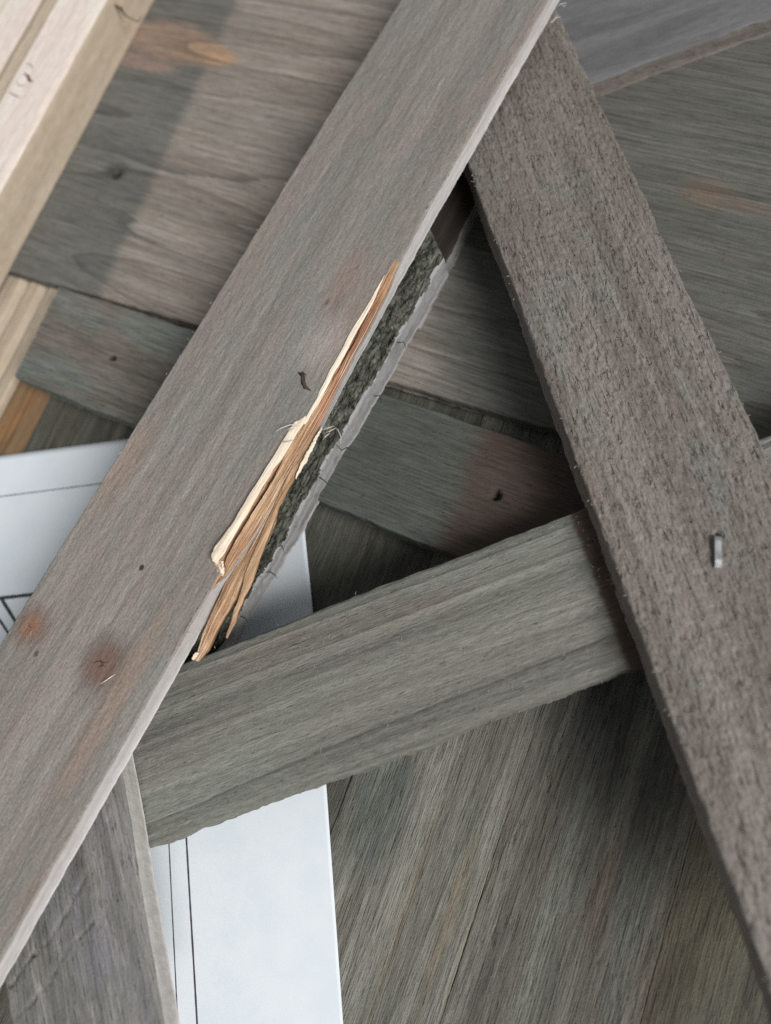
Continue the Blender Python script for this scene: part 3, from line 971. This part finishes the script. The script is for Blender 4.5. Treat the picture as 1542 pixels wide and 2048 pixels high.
st_['label'] = 'shiny steel staple driven into the rough slat'

# ------------------------------------------------------------------ slat A: the split one, on top
plA = plane3([(900, 120, 26.0), (190, 1500, 32.3), (1050, 60, 26.0)])
frA = Frame([(800, 0), (0, 1288), (1096, 0), (0, 1918)], plA)
# outline of the tear along its right edge (photo pixels on the top face)
tearL = [(792, 516), (748, 590), (702, 668), (662, 745), (616, 826), (584, 868), (548, 922), (508, 990), (464, 1062), (440, 1110), (440, 1142), (432, 1162), (421, 1182)]
tl_ = np.array([frA.px(*p)[:2] for p in tearL]); tl_ = tl_[np.argsort(tl_[:, 0])]
X0t, X1t = tl_[0, 0], tl_[-1, 0]
sgA = np.sign(np.polyval(frA.right, 0) - np.polyval(frA.left, 0))


def topR_A(x):
    base = np.polyval(frA.right, x) - sgA * 0.35
    y = np.interp(x, tl_[:, 0], tl_[:, 1]) + 0.10 * fbm(x * 0.9, x * 0, 201)
    y = np.where(sgA * (base - y) < 0, y, y)
    f = (x > X0t) & (x < X1t)
    return np.where(f, y, base)


def amt_A(x):
    """0 outside the tear, rising to 1 inside"""
    t = (x - X0t) / (X1t - X0t)
    return np.clip(t / 0.10, 0, 1) * np.clip((1 - t) / 0.05, 0, 1) * ((t > 0) & (t < 1))


BL = np.array([(frA.px(x, y)[0], b) for x, y, b in [(850, 420, 0), (792, 516, 0.35), (720, 650, 0.8), (640, 780, 1.3), (595, 860, 1.75), (545, 950, 1.9), (497, 1043, 1.5), (455, 1120, 0.7), (425, 1180, 0)]])
BL = BL[np.argsort(BL[:, 0])]


def bulge_A(x):
    return np.interp(x, BL[:, 0], BL[:, 1], 0, 0)


def cham_A(x, p):
    a = amt_A(x)
    t = np.clip((x - X0t) / (X1t - X0t), 0, 1)
    gap = np.exp(-((p - 0.16) / 0.11) ** 2) * np.clip((t - 0.62) / 0.06, 0, 1) * 2.6     # open split beside the lifted lip
    gap2 = np.exp(-((p - 0.22) / 0.16) ** 2) * np.exp(-((t - 0.27) / 0.07) ** 2) * 1.3
    z = -a * (0.15 + 1.15 * p ** 0.8 + gap + gap2 + 0.22 * fbm(x * 0.10, np.full_like(x, p * 9.0), 210) * math.sin(math.pi * min(1, p + 0.1)))
    return z, a - 0.05


mA = wood('slat_wood_split', (124, 119, 113), (150, 144, 138), streak=(10, 170),
          tints=(((142, 131, 123), (26, 110), 0.6, 0.47), ((128, 130, 126), (22, 90), 0.6, 0.49), ((134, 118, 104), (40, 160), 0.4, 0.58)), fib=(420, 2200), fibc=0.14, speck=0.36, cloud=0.24,
          pores=0.3, pore_thr=0.66, bump=0.5, seed=2, ring=0.12,
          spots=mk_spots(frA, [(62, 1253, 3.8, 3.6, (122, 104, 94), 0.8, 0.5), (62, 1255, 2.0, 1.9, (140, 106, 86), 0.85, 0.5),
                               (205, 1328, 5.2, 4.8, (112, 98, 92), 0.85, 0.6), (205, 1330, 2.9, 2.6, (120, 94, 84), 0.8, 0.6),
                               (283, 1135, 0.55, 0.5, (50, 46, 44), 0.95, 0.4), (73, 1308, 0.6, 0.45, (84, 78, 74), 0.9, 0.5),
                               (655, 605, 0.9, 0.5, (96, 82, 76), 0.8, 0.6), (690, 560, 9, 3, (144, 124, 114), 0.5, 0.8),
                               (250, 930, 10, 3, (156, 134, 118), 0.5, 0.8), (700, 640, 14, 2.6, (148, 130, 120), 0.5, 0.8), (640, 690, 6, 4, (176, 166, 160), 0.5, 0.9),
                               (230, 1400, 16, 2.2, (160, 136, 120), 0.5, 0.8)]))
mAs = wood('slat_sawn_side', (172, 168, 165), (196, 192, 190), fibc=0.10, speck=0.10, pores=0.2, bump=0.3, seed=22, ring=0.0)
mRaw = wood('torn_wood', (160, 126, 96), (212, 180, 146), streak=(16, 1500), tints=(((166, 124, 94), (40, 260), 0.7, 0.50), ((236, 204, 168), (40, 700), 0.7, 0.56), ((112, 82, 62), (30, 700), 0.75, 0.57)),
            fib=(120, 3600), fibc=0.26, speck=0.05, pores=0.1, bump=0.7, seed=26, ring=0.4, rough=0.65,
            spots=mk_spots(frA, [(690, 735, 9, 1.6, (170, 116, 84), 0.8, 0.6), (720, 655, 7, 1.2, (136, 94, 70), 0.7, 0.6), (655, 810, 7, 1.2, (176, 126, 96), 0.7, 0.6)]))
mCream = wood('fresh_splinter', (226, 206, 182), (244, 232, 214), streak=(16, 1400), tints=(((222, 178, 130), (30, 600), 0.6, 0.58),), fib=(120, 3600), fibc=0.14, speck=0.04,
              pores=0.1, bump=0.5, seed=27, ring=0.1, rough=0.65)


def rel_A(X, Y, Z):
    return 0.06 * fbm(X * 0.06, Y * 0.25, 130) + 0.03 * fbm(X * 1.1, Y * 1.8, 131, 3) + 0.05 * fbm(X * 0.25, Y * 1.2, 133)


xA0, xA1 = frA.px(960, -100)[0], frA.px(-700, 2350)[0]
slA = slat('wooden_slat', frA, min(xA0, xA1), max(xA0, xA1), 3.8, [mA, mAs, mRaw], rad=0.3, step=0.25, nv=150, seed=2, relief=rel_A, side_amp=0.04, edge=(0.05, 0.06),
           topR=topR_A, bulge=bulge_A, cham=cham_A)
tag(slA, 'pinkish grey knotted slat on top of the heap, split open along its right edge', 'wooden slat', GROUP)

# lifted cream lip and free ends of the torn splinters
sliver('splinter', frA, [(612, 832), (588, 846), (560, 892), (530, 945), (506, 985), (465, 1056), (436, 1098), (428, 1112), (431, 1126)],
       [(614, 834), (596, 862), (570, 905), (546, 942), (528, 972), (490, 1040), (462, 1092), (448, 1114), (438, 1131)],
       [0.0, 0.25, 0.4, 0.6, 0.8, 1.0, 1.1, 1.0], [0.0, 0.05, 0.1, 0.3, 0.5, 0.7, 0.8, 0.8], 0.45, mCream, slA, seed=41, ridge=0.12)
sliver('splinter', frA, [(770, 550), (730, 618), (700, 668), (676, 712), (655, 752), (634, 794), (606, 846)], [(770, 551), (738, 618), (709, 670), (685, 714), (662, 756), (641, 798), (610, 848)],
       [0.02, 0.12, 0.2, 0.2, 0.15, 0.0], [0.0, 0.0, 0.0, 0.0, 0.0, -0.1], 0.35, mCream, slA, seed=42, ridge=0.06)
sliver('splinter', frA, [(606, 872), (574, 922), (552, 972), (532, 1012), (503, 1060), (472, 1110), (444, 1145), (424, 1185), (404, 1226), (376, 1292), (369, 1313)],
       [(608, 873), (584, 926), (568, 966), (551, 1006), (530, 1058), (506, 1106), (475, 1149), (459, 1185), (431, 1224), (395, 1289), (373, 1314)],
       [-1.5, -1.4, -1.4, -1.5, -1.7, -1.9, -2.1, -2.3, -2.6, -3.1, -3.4], [-1.5, -1.0, -0.95, -1.1, -1.3, -1.6, -1.9, -2.2, -2.6, -3.1, -3.4], 1.3, mRaw, slA, nv=16, nu=90, seed=43, ridge=0.12)
sliver('splinter', frA, [(622, 868), (578, 935), (552, 985), (532, 1030), (514, 1070), (497, 1110), (480, 1148), (470, 1186), (453, 1224), (434, 1267)],
       [(624, 869), (592, 932), (573, 965), (553, 1004), (538, 1044), (514, 1104), (497, 1148), (478, 1186), (461, 1224), (436, 1268)],
       [-1.6, -1.2, -1.05, -1.1, -1.2, -1.3, -1.5, -1.8, -2.2, -2.8], [-1.6, -1.2, -1.1, -1.2, -1.3, -1.4, -1.6, -1.8, -2.3, -2.8], 0.7, mRaw, slA, nv=12, nu=90, seed=44, ridge=0.08)
sliver('splinter', frA, [(640, 850), (620, 885), (602, 918), (586, 952)], [(641, 850), (626, 886), (608, 922), (587, 953)],
       [-0.7, -0.6, -0.6, -0.9], [-0.9, -0.75, -0.75, -0.9], 0.3, mCream, slA, seed=45, ridge=0.08)
sliver('splinter', frA, [(378, 1298), (372, 1304), (367, 1312)], [(381, 1300), (376, 1308), (369, 1314)], [-2.4, -2.4, -2.7], [-2.6, -2.6, -2.8], 0.4, mCream, slA, seed=48, ridge=0.06)
sliver('splinter', frA, [(430, 1120), (428, 1130), (434, 1146), (441, 1150)], [(446, 1122), (447, 1134), (446, 1146), (443, 1151)], [0.0, -0.1, -0.3], [0.0, -0.1, -0.3], 0.3, mCream, slA, seed=47, ridge=0.1)
rngF = np.random.default_rng(12)
xg = np.linspace(X0t + 0.5, X1t - 0.5, 120)
yb_ = topR_A(xg); yt_ = np.polyval(frA.right, xg) + bulge_A(xg) * sgA
cg = np.zeros((120, 14, 3))
for j in range(14):
    p_ = j / 13
    cg[:, j] = np.stack([xg, yb_ + (yt_ - yb_) * p_, cham_A(xg, p_)[0]], -1)
if frA.px(790, 520)[0] > frA.px(430, 1160)[0]: cg = cg[::-1]
tan_, brn_, crm_ = [], [], []
for nm, gr in list(GRIDS.items()) + [('chamfer', cg)]:
    wdt = np.abs(gr[:, 0, 1] - gr[:, -1, 1]).max()
    if wdt < 1.5 and nm != 'chamfer': continue
    if nm == 'splinter': continue
    tan_ += grid_fibres(gr, 26, rngF, 0.03, rad=(0.02, 0.07))
    brn_ += grid_fibres(gr, 14, rngF, 0.02, rad=(0.02, 0.05))
    crm_ += grid_fibres(gr, 9, rngF, 0.05, rad=(0.02, 0.06), end_lift=0.12)
hairs('raw_fibre', frA, tan_, mRaw, slA, 'stuff')
hairs('raw_fibre', frA, brn_, plain('brown_fibre', (120, 84, 58), 0.8), slA, 'stuff')
hairs('raw_fibre', frA, crm_, mCream, slA, 'stuff')
wh = []
for pts in [[(592, 848), (578, 850), (562, 856), (550, 864)], [(596, 852), (584, 854), (570, 862)], [(588, 880), (574, 884), (560, 884)], [(590, 856), (580, 862), (575, 858)],
            [(640, 862), (655, 856), (668, 852)], [(668, 852), (676, 860), (682, 874), (681, 888)], [(650, 866), (660, 862), (672, 856)], [(645, 880), (652, 872), (660, 866)],
            [(532, 990), (522, 1000)], [(1112, 14), (1122, 8), (1134, 6)], [(1100, 42), (1112, 36), (1122, 34)], [(1096, 45), (1104, 44), (1116, 30)], [(1120, 4), (1128, 14), (1132, 10)]]:
    pts = pts if len(pts) > 2 else [pts[0], ((pts[0][0] + pts[1][0]) / 2, (pts[0][1] + pts[1][1]) / 2), pts[1]]
    wh.append(([tuple(frA.px(x, y, 0.4 + 0.25 * i)) for i, (x, y) in enumerate(pts)], 0.11))
hairs('curled_fibre', frA, wh, mPale, slA, 'stuff')
hairs('surface_fibre', frA, fuzz(frA, min(xA0, xA1), max(xA0, xA1), 160, 18, 0.4, (0.5, 1.4), 0.03) + fuzz(frA, min(xA0, xA1), max(xA0, xA1), 110, 19, 1.0, (0.3, 0.8), 0.045, True), mFb, slA, 'stuff')
hairs('straw_fibre', frA, [([tuple(frA.px(x, y, 0.25)) for x, y in [(200, 1368), (210, 1362), (220, 1355), (231, 1348)]], 0.09)], mCream, slA)
kc = []
for pts in [[(186, 1326), (198, 1322), (208, 1326), (218, 1324)], [(195, 1334), (206, 1330), (214, 1336)], [(200, 1316), (204, 1328), (202, 1340)], [(56, 1250), (62, 1256), (70, 1254)], [(58, 1262), (64, 1258)]]:
    if len(pts) == 2: pts = [pts[0], ((pts[0][0] + pts[1][0]) / 2, (pts[0][1] + pts[1][1]) / 2 + 1), pts[1]]
    kc.append(([tuple(frA.px(x, y, 0.02)) for x, y in pts], 0.07))
hairs('knot_crack', frA, kc, plain('knot_dark', (70, 50, 42), 0.9), slA)
# dark bark fleck lying in the face
fl = [(597, 745), (606, 752), (606, 764), (610, 774), (621, 781)]
bk = hairs('bark_fleck', frA, [([tuple(frA.px(x, y, 0.1)) for x, y in fl], 0.42), ([tuple(frA.px(x, y, 0.1)) for x, y in [(598, 747), (606, 746), (612, 750)]], 0.25)], plain('bark', (74, 60, 58), 0.9), slA)
